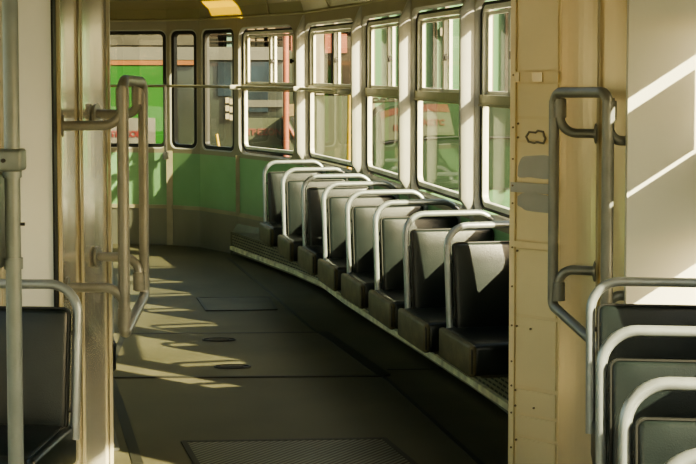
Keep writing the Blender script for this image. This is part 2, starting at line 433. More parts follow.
# floor
fl = MB()
poly = [nr(-2.2), NRF, VRF, V5B, V45, V34, V23, V12, V1C, VC, VR, VRL, VLC, VL1, VL2, VL3, VLF, NLF, nl(-2.2)]
fl.add([(*p, 0) for p in poly], [tuple(range(len(poly)))])
struct('floor', fl, M['floor'])
def ribbon(mb, pts, w, z, th=.003):
    pts = [Vector((*p, z)) for p in pts]
    for a, b in zip(pts, pts[1:]):
        t = (b-a).normalized(); n = Vector((t.y, -t.x, 0)); mb.box((a+b)/2, ((a-b).length/2+w*.3, w, th), (t, n, Vector((0, 0, 1))))
sm = MB()
ribbon(sm, [(-1.017, 12.139), (-.62, 10.5), (-.229, 8.834), (.211, 7.319), (.54, 5.762), (.70, 4.9)], .012, .0)
ribbon(sm, [(-1.40, 8.10), (-1.234, 7.39), (-1.113, 6.893), (-.852, 5.762)], .022, .0)
ribbon(sm, [(.211, 7.60), (.52, 7.62)], .008, .0)
struct('trim_5', sm, M['seam'])

def hatch(name, pts, label, m, rim=.012, z=.005):
    root = thing(name, label, 'hatch', (sum(p[0] for p in pts)/4, sum(p[1] for p in pts)/4, 0))
    mb = MB(); top = [(*p, z) for p in pts]; bot = [(*p, 0) for p in pts]
    mb.add(top+bot, [(0, 1, 2, 3)]+[(i, (i+1) % 4, 4+(i+1) % 4, 4+i) for i in range(4)])
    mb.build('cover_plate', m, root)
    e = MB(); ribbon(e, pts+[pts[0]], rim, .003, .0035); e.build('rim', M['seam'], root)
    return root
hatch('floor_hatch', [(-.705, 6.10), (.155, 6.15), (.34, 5.50), (-.53, 5.44)], 'ribbed metal floor hatch in the foreground of the aisle', M['hatch'])
hatch('floor_hatch', [(-1.05, 10.0), (-.56, 10.02), (-.479, 9.50), (-.934, 9.461)], 'small plain rectangular floor hatch farthest down the aisle', M['plate'], .010)
bh = hatch('floor_hatch', [(-1.35, 8.62), (-.158, 8.665), (.19, 7.43), (-1.25, 7.39)], 'large floor hatch in mid aisle with a wide dark right rim and two recessed handles', M['floor'], .014)
e = MB(); ribbon(e, [(-.15, 8.66), (.185, 7.44)], .035, .005, .0028); e.build('wide_rim', M['seam'], bh)
for c in ((-.62, 7.64), (-.76, 8.41)):
    h = MB(); h.tube([Vector((c[0]+.095*math.cos(a), c[1]+.045*math.sin(a), .007)) for a in [2*PI*i/24 for i in range(24)]], .006, 6, closed=True)
    h.add([(c[0]+.09*math.cos(a), c[1]+.042*math.sin(a), .0062) for a in [2*PI*i/24 for i in range(24)]], [tuple(range(24))])
    hr = h.build('handle_recess', M['black'], bh)
    g = MB(); g.tube([(c[0]-.06, c[1], .009), (c[0]+.06, c[1]+.004, .009)], .006, 8); g.build('handle', M['bracket'], hr)

# heater casing with expanded-metal grille under the right-hand seats
HP = [(-1.00, 12.36), (-.62, 11.45), (-.40, 10.92), (-.165, 10.26), (-.010, 9.55), (.178, 8.80), (.346, 8.15), (.502, 7.53), (.627, 7.02), (.748, 6.50), (.828, 6.12)]
ht = struct_empty('baseboard_right', (.155, 9.08, 0))
g = MB(); uvs = []; acc = 0
for a, b in zip(HP, HP[1:]):
    L = (Vector(a)-Vector(b)).length
    g.quad((*a, .02), (*b, .02), (*b, .195), (*a, .195)); uvs.append((acc, acc+L)); acc += L
go = g.build('grille', M['grille'], ht)
uvl = go.data.uv_layers.new(name='UVMap')
for p, (u0, u1) in zip(go.data.polygons, uvs):
    for li in p.loop_indices:
        co = go.data.vertices[go.data.loops[li].vertex_index].co
        wco = co+ht.location
        i = go.data.polygons[p.index].index
        a = Vector(HP[i]); uvl.data[li].uv = (u0+(Vector((wco.x, wco.y))-a).length, wco.z)
t = MB()
def onwall(y):
    for p, q in zip([V1C, V12, V23, V34, V45], [V12, V23, V34, V45, V5B]):
        if q[1] <= y <= p[1] or q is V5B: f = (y-p[1])/(q[1]-p[1]); return (p[0]+(q[0]-p[0])*f-.004, y)
wallp = [onwall(min(p[1], 12.36)) for p in HP]
for i in range(len(HP)-1):
    t.quad((*HP[i], .195), (*HP[i+1], .195), (*wallp[i+1], .27), (*wallp[i], .27))
ribbon(t, HP, .006, .197, .004)
t.build('top_cover', M['heater'], ht)
b = MB(); ribbon(b, [inset(p, .012) for p in HP], .018, .060, .016); b.build('kick_strip', M['strip'], ht, {'label': 'worn pale metal strip along the floor'})
e = MB(); e.box((HP[0][0]-.004, HP[0][1]-.004, .10), (.008, .008, .10)); e.build('end_post', M['heater'], ht)

# ------------------------------------------------------------------ seats
def make_seat(name, label, leg_z, group, side='cushion_side', hw=.238, sh=.014):
    root = thing(name, label, 'seat', group=group); root['_local'] = 1
    rec = lambda z: -.070+.070*(z-.40)/.513
    f = MB(); f.tube(fillet([(-.225, rec(.43), .43), (-.225, 0, .9135), (.225, 0, .9135), (.225, rec(.43), .43)], .095, 9), .0154, 14)
    f.build('back_frame', M['rail'], root)
    c = (0, rec(.645)-.006, .645); tilt = math.atan(.070/.513)
    Y = Vector((0, math.cos(tilt), -math.sin(tilt))); Z = Vector((0, math.sin(tilt), math.cos(tilt))); X = Vector((1, 0, 0))
    b = MB(); b.rbox(c, (.204, .024, .199), (X, Y, Z), .020, 4, crown=.35)
    bo = b.build('backrest', M['vinyl'], root)
    cv = Vector(c)
    loop = [cv+X*s+Z*z-Y*.017 for s, z in rrect(-.202, .202, -.197, .197, .022, 5)]
    p = MB(); p.tube(loop, .0042, 6, closed=True); p.build('piping', M['piping'], bo)
    for sx in (-1, 1):
        for z in (.52, .76):
            k = MB(); k.tube([(sx*.188, rec(z), z), (sx*.223, rec(z), z)], .008, 8)
            k.build('mounting_stud', M['bracket'], root)
    q = MB(); q.rbox((-sh, -.250, .411), (hw, .222, .068), None, .026, 4)
    # gentle crown on the cushion top
    q.v = [(x, y, z+(.016*max(0, 1-((x+sh)/hw)**2)*max(0, 1-((y+.25)/.222)**2) if z > .43 else 0)) for x, y, z in q.v]
    qo = q.build('seat_cushion', M['vinyl'], root)
    for sx in (-1, 1):
        s = MB(); s.rbox((sx*hw-sh, -.250, .409), (.017, .224, .066), None, .014, 3)
        so_ = s.build('side_panel', M[side], qo, {'label': 'olive side panel of the cushion'} if side != 'vinyl' else None)
        st = MB(); st.tube(fillet([(sx*(hw+.007)-sh, -.475, .36), (sx*(hw+.007)-sh, -.475, .466), (sx*(hw+.007)-sh, -.04, .470)], .02, 4), .004, 6)
        st.build('piping', M['piping'], qo)
    u = MB(); u.tube(fillet([(-.20, -.43, .340), (-.20, -.08, .340), (.20, -.08, .340), (.20, -.43, .340)], .03, 4), .011, 8, closed=True)
    u.build('support_frame', M['bracket'], root)
    for y in (-.40, -.12):
        l = MB(); l.tube([(.06, y, .336), (.205, y, leg_z+.01)], .013, 10); l.build('support_leg', M['bracket'], root)
    l = MB(); l.box((.205, -.26, leg_z+.006), (.03, .17, .006)); l.build('base_plate', M['bracket'], root)
    return root

def place(seat, px, py, th):
    """aisle top corner of the frame at (px, py), across direction th"""
    a = Vector((math.cos(th), math.sin(th))); c = Vector((px, py))+a*.242
    seat.location = (c.x, c.y, 0); seat.rotation_euler = (0, 0, th)
TH = math.radians(13)
far = [(.414, 6.27), (.252, 6.775), (.122, 7.345), (-.022, 7.95), (-.163, 8.55), (-.304, 9.17), (-.462, 9.79), (-.635, 10.58)]
words = ['nearest seat of the curved right row, half hidden by the tan panel',
         'second seat of the curved right row counting from the tan panel',
         'third seat of the curved right row counting from the tan panel',
         'fourth seat of the curved right row counting from the tan panel',
         'fifth seat of the curved right row counting from the tan panel',
         'third seat from the rear end of the curved right row',
         'second seat from the rear end of the curved right row, beside the heater grille',
         'rearmost seat of the curved right row, in front of the green wall panel']
GF = 'black vinyl seats in the curved right row'
proto = make_seat('tram_seat', words[0], .19, GF)
tilts = [.0, .004, -.006, .008, -.004, .006, -.003, .0]
for i, (x, y) in enumerate(far):
    s = proto if i == 0 else copy_tree(proto)
    s['label'] = words[i]; place(s, x, y, TH+tilts[i])
GN = 'black vinyl seats in the right foreground'
near = [(.770, 4.640), (.650, 3.76), (.590, 3.125), (.528, 2.537)]
nw = ['black seat in the right foreground nearest the white partition, its steel rail the highest',
      'second black seat of the right foreground counting from the white partition, bright sunlit rail',
      'third black seat of the right foreground counting from the white partition',
      'closest seat to the viewer, only its curved steel rail showing in the bottom right corner']
p2 = make_seat('tram_seat', nw[0], 0., GN, 'vinyl', .205, 0.)
for i, (x, y) in enumerate(near):
    s = p2 if i == 0 else copy_tree(p2)
    s['label'] = nw[i]; place(s, x, y, math.radians(-6.6))
s = copy_tree(p2); s['label'] = 'black vinyl seat in the left foreground behind the grey vertical pole'; s['group'] = 'black vinyl seats on the left side'
a = Vector((math.cos(-.08), math.sin(-.08))); c = Vector((-.842, 4.56))-a*.242
s.location = (c.x, c.y, 0); s.rotation_euler = (0, 0, -.08)
s = copy_tree(p2); s['label'] = 'black seat past the left steel doorway edge, only a cushion corner showing above the floor'; s['group'] = 'black vinyl seats on the left side'
s.location = (-1.285, 6.335, 0); s.rotation_euler = (0, 0, TH)

# ------------------------------------------------------------------ partitions and the joint
b = MB(); b.box(((1.42+.984)/2, 5.08, 1.15), ((1.42-.984)/2, .018, 1.15)); struct('wall_partition_right', b, M['bulk'])
b = MB(); b.box(((-1.62-1.040)/2, 5.08, 1.15), ((1.62-1.040)/2, .018, 1.15)); struct('wall_partition_left', b, M['bulk'])
b = MB(); b.box((-1.036, 5.075, 1.15), (.0035, .024, 1.15)); struct('trim_6', b, M['rubber'])
b = MB(); b.box((-1.205, 5.058, 1.15), (.004, .004, 1.15)); b.box((-1.235, 5.055, 1.15), (.012, .008, 1.15)); struct('trim_7', b, M['jamb'])

def sheet_wall(pts, m, name, bulge=.0, h=2.28, n=8):
    mb = MB()
    for a, b in zip(pts, pts[1:]):
        a = Vector(a); b = Vector(b); t = (b-a); nn = Vector((t.y, -t.x)).normalized()
        if nn.dot(Vector((0, 5.4))-a) > 0: nn = -nn
        row = [a.lerp(b, i/n)+nn*bulge*4*(i/n)*(1-i/n) for i in range(n+1)]
        for p, q in zip(row, row[1:]): mb.add([(*p, 0), (*q, 0), (*q, h), (*p, h)], [(0, 1, 2, 3)], 0, True)
    return struct(name, mb, m)
sheet_wall([Q0, Q1], M['sheet'], 'wall_joint_left', .012)
sheet_wall([Q1, Q2, Q3], M['sheet'], 'wall_joint_left_near', .008)
sheet_wall([P1, P2], M['sheetr'], 'wall_joint_right', .014)
sheet_wall([P2, P3], M['sheetr'], 'wall_joint_right_near', .008)
b = MB()
for q, w in ((Q0, .010), (Q1, .007), (Q2, .010)):
    b.box((q[0]+.008, q[1]+.002, 1.14), (w*.55, .01, 1.14))
struct('trim_8', b, M['jamb'])
b = MB(); b.box((P2[0]-.008, P2[1]-.004, 1.14), (.004, .005, 1.14)); struct('trim_9', b, M['jamb'])
# bulkheads of the far section, closing off to its side walls
b = MB(); b.quad((*P0, 0), (*VRF, 0), (*VRF, 2.28), (*P0, 2.28)); struct('wall_bulkhead_right', b, M['wall'])
b = MB(); b.quad((*Q0, 0), (*VLF, 0), (*VLF, 2.28), (*Q0, 2.28)); struct('wall_bulkhead_left', b, M['wall'])
# service panel with plates between the passage edge and the joint wall
P0v, P1v = Vector((*P0, 0)), Vector((*P1, 0)); pt = (P1v-P0v); PL = pt.length; pt.normalize(); pn = Vector((pt.y, -pt.x, 0))
if pn.dot(Vector((0, 3, 0))-P0v) < 0: pn = -pn
PW = lambda s, z, d=0.: P0v+pt*s+pn*d+Vector((0, 0, z))
b = MB(); b.quad(PW(0, 0), PW(PL, 0), PW(PL, 2.28), PW(0, 2.28)); struct('wall_passage_right', b, M['panel'])
sp = thing('service_panel', 'tan riveted metal service panel beside the passage, with blue-grey bare patches', 'panel', tuple(PW(PL/2, 0)))
def zv(v, Y=5.6): return 1.6-(v-69)/1440*Y
def pbar(mb, s0, s1, z0, z1, d0, d1): bar(mb, PW, s0, s1, z0, z1, d0, d1)
e = MB(); pbar(e, -.004, .020, 0, 2.28, .0, .012); e.build('edge_strip', M['panel2'], sp)
ed = .0
cuts = [(2.27, zv(71)), (zv(83), zv(117)), (zv(118.5), zv(141)), (zv(142), zv(183)), (zv(194), zv(242)), (zv(250), zv(318)), (zv(320), zv(391)), (zv(394), zv(419)), (zv(421), zv(442)), (zv(444), .02)]
for z1, z0 in cuts:
    c = MB(); pbar(c, .026, PL-.012, z0+.003, z1-.003, 0, .006); c.build('cover_plate', M['panel2'], sp)
for z1, z0, m in ((zv(71.5), zv(82.5), 'panel'), (zv(183.5), zv(193.5), 'blue'), (zv(243), zv(249.5), 'panel')):
    c = MB(); pbar(c, .0, PL-.006, z0, z1, .006, .013); c.build('cross_strip', M[m], sp)
for q0, q1 in ((.022, .042), (.105, .150)):
    c = MB(); pbar(c, q0, q1, zv(81.5), zv(72.5), .013, .019); c.build('catch', M['chrome'], sp, {'label': 'pale metal catch plate'})
for s, v in [(.011, q) for q in (75, 128, 160, 187, 205, 250, 290, 330, 367, 392, 420, 456)]+[(.035, 124), (.035, 138), (.035, 253), (.035, 330), (.03, 396), (.03, 412), (.035, 447), (.10, 331), (.118, 411)]:
    d = .012 if s < .02 else .013
    rv = MB(); rv.disc(PW(s, zv(v), d), pn, .0042, .005, 8); rv.build('rivet', M['rivet'], sp)
# bare patches where stickers were
def blob(cs, cz, rs, rz, seed, n=28, wob=.22):
    R = random.Random(seed); pts = []
    ph = [R.uniform(0, 6) for _ in range(4)]
    for i in range(n):
        a = 2*PI*i/n; k = 1+wob*(math.sin(2*a+ph[0])*.5+math.sin(3*a+ph[1])*.4+math.sin(5*a+ph[2])*.25)
        ca, sa_ = math.cos(a), math.sin(a); pts.append((cs+rs*k*abs(ca)**.6*(1 if ca > 0 else -1), cz+rz*k*abs(sa_)**.6*(1 if sa_ > 0 else -1)))
    return pts
for cs, cz, rs, rz, sd in ((.120, zv(167.5), .082, .050, 3), (.110, zv(203), .088, .034, 5)):
    q = MB(); pts = [(min(max(s, .03), PL-.012), z) for s, z in blob(cs, cz, rs, rz, sd)]
    q.add([PW(s, z, .0072) for s, z in pts], [tuple(range(len(pts)))]); q.build('bare_patch', M['blue'], sp, {'label': 'blue-grey bare metal patch'})
q = MB(); pts = [(.070, zv(137)), (.085, zv(132)), (.115, zv(132.5)), (.125, zv(130.5)), (.150, zv(131.5)), (.153, zv(135)), (.160, zv(138)), (.152, zv(143)), (.120, zv(142)), (.110, zv(143)), (.082, zv(142))]
q.tube([PW(s, z, .0085) for s, z in pts], .0045, 6, closed=True); q.build('residue_outline', M['dirt'], sp, {'label': 'dark outline of sticker residue'})

# ------------------------------------------------------------------ grab rails of the joint
def grab_rail(label, nearp, farp, zt, zbn, zbf, jn_top, jf_top, jn_bot, jf_bot, ztn=None):
    """two posts joined top and bottom, each held to the wall by arms ending in flanges"""
    R = .0195
    n = Vector((*nearp, 0)); f = Vector((*farp, 0)); ztn = ztn or zt
    root = thing('grab_rail', label, 'handrail', (n.x, n.y, (zbn)))
    q = MB(); q.tube([n+Vector((0, 0, zbn+.02)), n+Vector((0, 0, ztn-.03))], R*1.12, 14); q.build('near_post', M['grab'], root)
    q = MB(); q.tube([f+Vector((0, 0, zbf+.02)), f+Vector((0, 0, zt-.03))], R, 14); q.build('far_post', M['grab'], root)
    d = (f-n).normalized()
    q = MB(); q.tube(fillet([n+Vector((0, 0, ztn-.10)), n+Vector((0, 0, ztn)), f+Vector((0, 0, zt)), f+Vector((0, 0, zt-.10))], .05, 8), R*1.02, 14); q.build('top_bar', M['grab'], root)
    q = MB(); q.tube(fillet([n+Vector((0, 0, zbn+.07)), n+Vector((0, 0, zbn)), f+Vector((0, 0, zbf)), f+Vector((0, 0, zbf+.07))], .03, 6), R, 14); q.build('bottom_bar', M['grab'], root)
    for p, j, z, dz in ((n, jn_top, ztn-.02, -.15), (f, jf_top, zt-.02, -.15), (n, jn_bot, zbn+.02, .10), (f, jf_bot, zbf+.02, .10)):
        w = Vector((*j[0], j[1])); o = Vector((*j[2], 0)) if len(j) > 2 else Vector((0, 0, 0))
        base = p+o
        zz = w.z
        pts = [base+Vector((0, 0, z)), base+Vector((0, 0, zz)), w]
        arm = MB(); arm.tube(fillet(pts, .075, 9), R*.92, 14); ao = arm.build('arm', M['grab'], root)
        ax = (w-Vector((base.x, base.y, zz))).normalized()
        fl_ = MB(); fl_.disc(w-ax*.002, ax, .040, .010, 18); fl_.build('flange', M['grab'], ao)
        cp = MB(); zc = base.z+z+(zz-z)*.30; cp.tube([base+Vector((0, 0, zc-.035)), base+Vector((0, 0, zc+.035))], R*1.28, 14)
        cp.tube([p+Vector((0, 0, zc-.022)), base+Vector((0, 0, zc-.022))], R*.9, 10)
        cp.build('coupling', M['grab'], ao)
    return root
# right: posts at pixels 553 / 608
grab_rail('dark steel double grab rail on the right joint wall beside the tan service panel', (.922, 5.10), (.776, 5.42), 1.512, .585, .705,
          ((1.022, 5.125), 1.345, (.006, .01)), ((.930, 5.352), 1.360, (.020, -.010)), ((1.022, 5.125), .79, (.006, .01)), ((.930, 5.352), .845, (.020, -.010)), 1.518)
# left: posts at pixels 122 / 143
grab_rail('worn grey steel double grab rail on the left polished joint wall', (-.822, 5.25), (-.797, 5.60), 1.550, .62, .715,
          ((-1.035, 5.20), 1.395, (0, .0)), ((-.985, 5.62), 1.425, (-.018, -.012)), ((-1.03, 5.24), .80, (0, 0)), ((-.985, 5.62), .865, (-.018, -.012)), 1.560)

# ------------------------------------------------------------------ handrail across the rear windows
hr = thing('window_handrail', 'long thin brass-toned handrail running across the rear windows', 'handrail', (-1.3, 12.75, 1.44))
HZ = 1.447
hp = [inset(p, .075) for p in (VLC, VRL, VR, VC, V1C, tuple(Vector(V1C).lerp(Vector(V12), .5)), V12, tuple(Vector(V12).lerp(Vector(V23), .5)), tuple(Vector(V12).lerp(Vector(V23), .90)))]
q = MB(); q.tube([(*p, HZ) for p in hp], .0125, 12); q.build('rail', M['bronze'], hr)
for p, d in ((V1C, .075), (V12, .075), (tuple(Vector(V12).lerp(Vector(V23), .90)), .075)):
    a = inset(p, .0); c = inset(p, d)
    k = MB(); k.rbox((c[0]-.005, c[1]-.01, HZ-.002), (.048, .018, .020), None, .012, 3); k.tube([(*a, HZ), (*c, HZ)], .012, 8); k.build('bracket', M['alu'], hr)
vp = inset((-1.655, 13.05), .075)
k = MB(); k.tube([(*vp, HZ), (*vp, .84)], .014, 12); vo = k.build('upright', M['grab'], hr)
k = MB(); k.rbox((vp[0], vp[1], .82), (.026, .02, .035), None, .01, 2); k.tube([(vp[0], vp[1], .82), (vp[0], vp[1]+.07, .82)], .012, 8); k.build('foot_bracket', M['grab'], vo)

# ------------------------------------------------------------------ foreground pole with its ticket validator
PX, PY = -.790, 3.38
pl = thing('vertical_pole', 'grey vertical pole at the left edge of the view in front of the left seat', 'pole', (PX, PY, 0))
q = MB(); q.tube([(PX, PY, 0), (PX, PY, 2.30)], .0185, 18); q.build('pole_tube', M['pole'], pl)
q = MB(); q.tube([(PX, PY, 0), (PX, PY, .02)], .045, 20); q.build('floor_flange', M['pole'], pl)
for z in (1.358, 1.142):
    q = MB(); q.tube([(PX, PY, z-.013), (PX, PY, z+.013)], .0225, 18); q.build('collar', M['pole'], pl)
q = MB(); q.rbox((PX-.012, PY-.004, 1.387), (.041, .032, .026), None, .008, 3)
co = q.build('clamp', M['pole'], pl); q = MB(); q.disc((PX-.012, PY-.038, 1.387), (0, 1, 0), .005, .006, 10); q.build('screw', M['black'], co)
q = MB(); q.disc((PX+.022, PY, 1.235), (1, 0, 0), .004, .012, 10); q.build('bolt', M['black'], pl)
tv = thing('ticket_validator', 'grey ticket validator box clamped to the pole at the left edge', 'machine', (PX-.09, PY, 1.13))
q = MB(); q.rbox((PX-.084, PY, 1.242), (.058, .045, .114), None, .01, 3); vb = q.build('housing', M['pole'], tv)
q = MB(); q.box((PX-.085, PY-.046, 1.30), (.032, .003, .03)); q.build('display', M['black'], tv)
q = MB()
for z in (1.14, 1.20, 1.27, 1.34): q.disc((PX-.030, PY-.046, z), (0, 1, 0), .004, .004, 8)
q.build('screw', M['black'], vb)

# ------------------------------------------------------------------ near section: walls around and behind the viewer
w1 = MB(); w2 = MB()
ys = [4.36, 3.05, 1.75, .45, -.85, -2.2]
for side, fn, mb in ((1, nr, w1), (-1, nl, w2)):
    for a, b_ in zip(ys, ys[1:]):
        A, B = fn(a), fn(b_); L = (Vector(A)-Vector(B)).length
        z0 = 1.0 if side > 0 else ZS
        W, L = bay(mb, A, B, (0, 1), .0, 2.30, (.07, L-.07, z0, ZT-.13 if side > 0 else ZT), [(0, 0, .08), (.03, .02, .07), (.04, .07, .06)])
        wn[0] += 1; root = struct_empty('window_%d' % wn[0], tuple(W(L/2, z0, .05)))
        p = MB(); bar(p, W, .10, L-.10, z0+.03, (ZT-.13 if side > 0 else ZT)-.03, .05, .05); p.build('pane', M['glass'], root)
        g = MB(); ring_solid(g, W, (.11, L-.11, z0+.04, (ZT-.13 if side > 0 else ZT)-.04), -.005, .03, .04, .065, .06); g.build('gasket', M['rubber'], root)
W, L = bay(w2, NLF, nl(4.36), (0, 1), 0, 2.30, (.07, .63, ZS, ZT), [(0, 0, .05), (.01, .05, .05)])
W, L = bay(w1, NRF, nr(4.36), (0, 1), 0, 2.30, (.03, .345, .78, 1.805), [(0, 0, .02), (.003, .03, .02)])
wn[0] += 1; root = struct_empty('window_%d' % wn[0], tuple(W(L/2, .9, .03)))
p = MB(); bar(p, W, .02, .355, .77, 1.815, .034, .034); p.build('pane', M['glass'], root)
p = MB(); bar(p, W, .143, .37, 1.456, 1.735, .004, .010); p.build('light_mask', M['board'], root)  # unseen boards added to cut the sunlight on the right partition into bands
p = MB(); bar(p, W, .0, .37, 1.045, 1.436, .004, .010); p.build('light_mask', M['board'], root)
struct('wall_near_right', w1, [M['bulk'], M['pillar']]); struct('wall_near_left', w2, [M['bulk'], M['pillar']])
wb = MB(); L = (Vector(nr(-2.2))-Vector(nl(-2.2))).length
W, L = bay(wb, nr(-2.2), nl(-2.2), (0, 1), 0, 2.30, (.10, L-.10, .80, 2.05), [(0, 0, .12), (.02, .03, .11)])  # wide back window put in to bring skylight onto surfaces facing the viewer
wn[0] += 1; root = struct_empty('window_%d' % wn[0], tuple(W(L/2, .9, .03)))
p = MB(); bar(p, W, .1, L-.1, .8, 2.05, .03, .03); p.build('pane', M['glass'], root)
struct('wall_back', wb, [M['bulk'], M['pillar']])

# ------------------------------------------------------------------ outside
g = MB(); g.quad((-60, -60, -.85), (60, -60, -.85), (60, 80, -.85), (-60, 80, -.85)); struct('ground', g, M['ground'])
g = MB(); g.box((0, 46, -.845), (60, 32.4, .008)); struct('ground_asphalt', g, M['asphalt'])  # dark stretch added to keep the reflections in the panes dim
def K(u, Y): return (u-348)/1440*Y
def Z(v, Y): return 1.6-(v-69)/1440*Y
def ebox(u0, u1, v0, v1, Y, th, mb=None):
    mb = mb or MB(); x0, x1 = K(u0, Y), K(u1, Y); z0, z1 = Z(v1, Y), Z(v0, Y)
    mb.box(((x0+x1)/2, Y+th/2, (z0+z1)/2), ((x1-x0)/2, th/2, (z1-z0)/2)); return mb
Y = 17.0
t1 = thing('parked_tram', 'long parked tram behind the rear windows with bright green side and pale roof band', 'tram', (-3.0, Y+1, -.85))
mb = MB(); x0, x1 = -15., K(286, Y)  # body stretched far left so the panes reflect something dark
mb.rbox(((x0+x1)/2, Y+1.15, .65), ((x1-x0)/2, 1.12, 1.2), None, .05, 3); mb.build('body', M['tdark'], t1)
mb = MB(); mb.box(((-4.2+K(168, Y))/2, Y, .55), ((K(168, Y)+4.2)/2, .03, 1.09)); mb.build('green_side', M['tgreen'], t1)
mb = MB(); mb.box(((x0+x1)/2+.005, Y, (Z(47, Y)+Z(60, Y))/2), ((x1-x0)/2, .045, (Z(47, Y)-Z(60, Y))/2)); mb.build('roof_band', M['tcream'], t1)
mb = MB(); mb.box(((x0+K(196, Y))/2, Y-.005, (Z(60.5, Y)+Z(65, Y))/2), ((K(196, Y)-x0)/2, .04, (Z(60.5, Y)-Z(65, Y))/2)); mb.build('orange_stripe', M['torange'], t1)
mb = MB()
mb.box((K(100, Y), Y+.5, Z(40, Y)), (1.2, .3, .06)); 
for u in (70, 95, 118, 128, 150): mb.tube([(K(u, Y)-.25, Y+.3, 1.86), (K(u, Y)+.1, Y+.3, 2.10), (K(u, Y)+.35, Y+.3, 1.9)], .03, 8)
mb.tube([(K(60, Y), Y+.3, 2.10), (K(166, Y), Y+.3, 1.98)], .02, 8); mb.build('roof_gear', M['tgear'], t1)
for u0, u1, v0, v1 in ((218, 231, 62, 96), (247, 272, 62, 84), (248, 268, 92, 112)):
    ebox(u0, u1, v0, v1, Y-.02, .06).build('blue_poster', M['tblue'], t1)
mb = ebox(244, 283, 100, 107, Y-.03, .06); mb.build('grey_ledge', M['tcream'], t1)
sb = ebox(96, 155, 118, 146, Y-.05, .05).build('sign_board', M['sign'], t1)
text_mb('TREZON', .098, (K(126.5, Y-.06), Y-.056, Z(134, Y)), (1, 0, 0), (0, 0, 1), .004, .004).build('lettering', M['red'], sb)
sb = ebox(247, 281, 118, 147, Y-.05, .05).build('sign_board', M['hood'], t1, {'label': 'dull board with faded red lettering'})
text_mb('TREZON', .105, (K(264, Y-.06), Y-.056, Z(132, Y)), (1, 0, 0), (0, 0, 1), .004, .004).build('lettering', M['fred'], sb)
for k_ in range(3):
    pm = MB()
    for j in range(2):
        u = 225.5+j*4; v = 100.5+k_*8+j*1.2
        ebox(u, u+3.6, v-3, v+2.6, Y-.03, .03, pm)
    pm.build('reflection_patch', M['cream'], t1, {'label': 'pale patch painted for reflected window light'})  # window light reflections painted as cream patches

Y = 15.6
for nm, pts, lab, r in (('marker_post', [(K(216.5, Y), Y, Z(134, Y)), (K(218.8, Y), Y, Z(149, Y)), (K(219, Y), Y, -.85)], 'slanting bright yellow marker post outside the second corner window', .016),
                     ('marker_post', [(K(350, Y), Y, Z(92, Y)), (K(349, Y), Y, Z(158, Y)), (K(349, Y), Y, -.85)], 'tall yellow marker post outside the fourth right window from the front', .028)):
    mb = MB(); mb.tube(pts, r, 10); po = thing(nm, lab, 'post', pts[-1]); mb.build('shaft', M['yellow'], po)
    mb = MB(); mb.disc((pts[-1][0], Y, -.84), (0, 0, 1), .10, .02); mb.build('base_plate', M['black'], po)
mb = MB(); Y = 16.0
mb.tube([(K(286, Y), Y, 2.0), (K(286, Y), Y, -.85)], .035, 12); rp = thing('signal_post', 'salmon red iron post beside the dull lettered board outside', 'post', (K(286, Y), Y, -.85)); mb.build('shaft', M['salmon'], rp)
mb = MB(); mb.disc((K(286, Y), Y, -.83), (0, 0, 1), .12, .04); mb.build('base_plate', M['salmon'], rp)
mb = ebox(289, 300, 104, 116, Y, .05); mb.build('plate', M['beige'], rp)
mb = MB(); mb.add([(K(290, Y), Y-.02, Z(118, Y)), (K(299, Y), Y-.02, Z(115, Y)), (K(299, Y), Y-.02, Z(128, Y))], [(0, 1, 2)]); mb.build('arrow_plate', M['black'], rp)
st = thing('ramp_rail', 'pale sloping ramp side with red edging outside the rear side window', 'ramp', (K(296, 16.4), 16.4, -.85))
mb = MB(); Y = 16.4; x = [K(u, Y) for u in (283, 302)]
mb.add([(x[0], Y, Z(116, Y)), (x[1], Y, Z(150, Y)), (x[1], Y, -.85), (x[0], Y, -.85), (x[0], Y+.6, Z(116, Y)), (x[1], Y+.6, Z(150, Y)), (x[1], Y+.6, -.85), (x[0], Y+.6, -.85)],
       [(0, 1, 2, 3), (4, 7, 6, 5), (0, 4, 5, 1), (1, 5, 6, 2), (0, 3, 7, 4)]); mb.build('side', M['hood'], st)
mb = MB(); mb.tube([(x[0], Y-.02, Z(116, Y)), (x[1], Y-.02, Z(150, Y))], .018, 8); mb.build('edge', M['salmon'], st)

# beige building far behind the parked tram
Y = 30.
bl = thing('brick_building', 'beige and brown building seen above the parked tram roof', 'building', (-4.0, Y+2, -.85))
mb = MB(); mb.box((-5.3, Y+2, 2.6), (5.2, 2, 3.45)); mb.build('facade', M['brown'], bl)
for u in (176, 188, 248, 257, 268): ebox(u, u+7, 20, 46, Y-.12, .15).build('wall_bay', M['beige'], bl)
for u in (170, 227): ebox(u, u+5, 20, 50, Y-.15, .15).build('pale_column', M['teal'], bl)
for v in (34, 41): ebox(160, 290, v, v+1.2, Y-.2, .1).build('ledge', M['brown'], bl)
# brick shed with red shutters
Y = 25.
Y = 23.0
b2 = thing('shutter_building', 'dark brick building with orange red shutters and cream posts', 'building', (-.2, Y+2, -.85))
mb = MB(); mb.box(((K(288, Y)+K(369, Y))/2, Y+2, 1.5), ((K(366, Y)-K(288, Y))/2, 2, 2.4)); mb.build('facade', M['brown'], b2)
for u0, u1 in ((325, 332), (341, 347), (291, 296)): ebox(u0, u1, 34, 53, Y-.08, .1).build('shutter', M['salmon'], b2)
for u0, u1 in ((316, 324), (334, 338), (297, 302)): ebox(u0, u1, 20, 95, Y-.12, .12).build('post', M['cream'], b2)
ebox(303, 369, 22, 31, Y-.1, .12).build('fascia', M['hood'], b2)
ebox(310, 352, 96, 190, Y-4.5, .1).build('fence', M['hood'], b2)
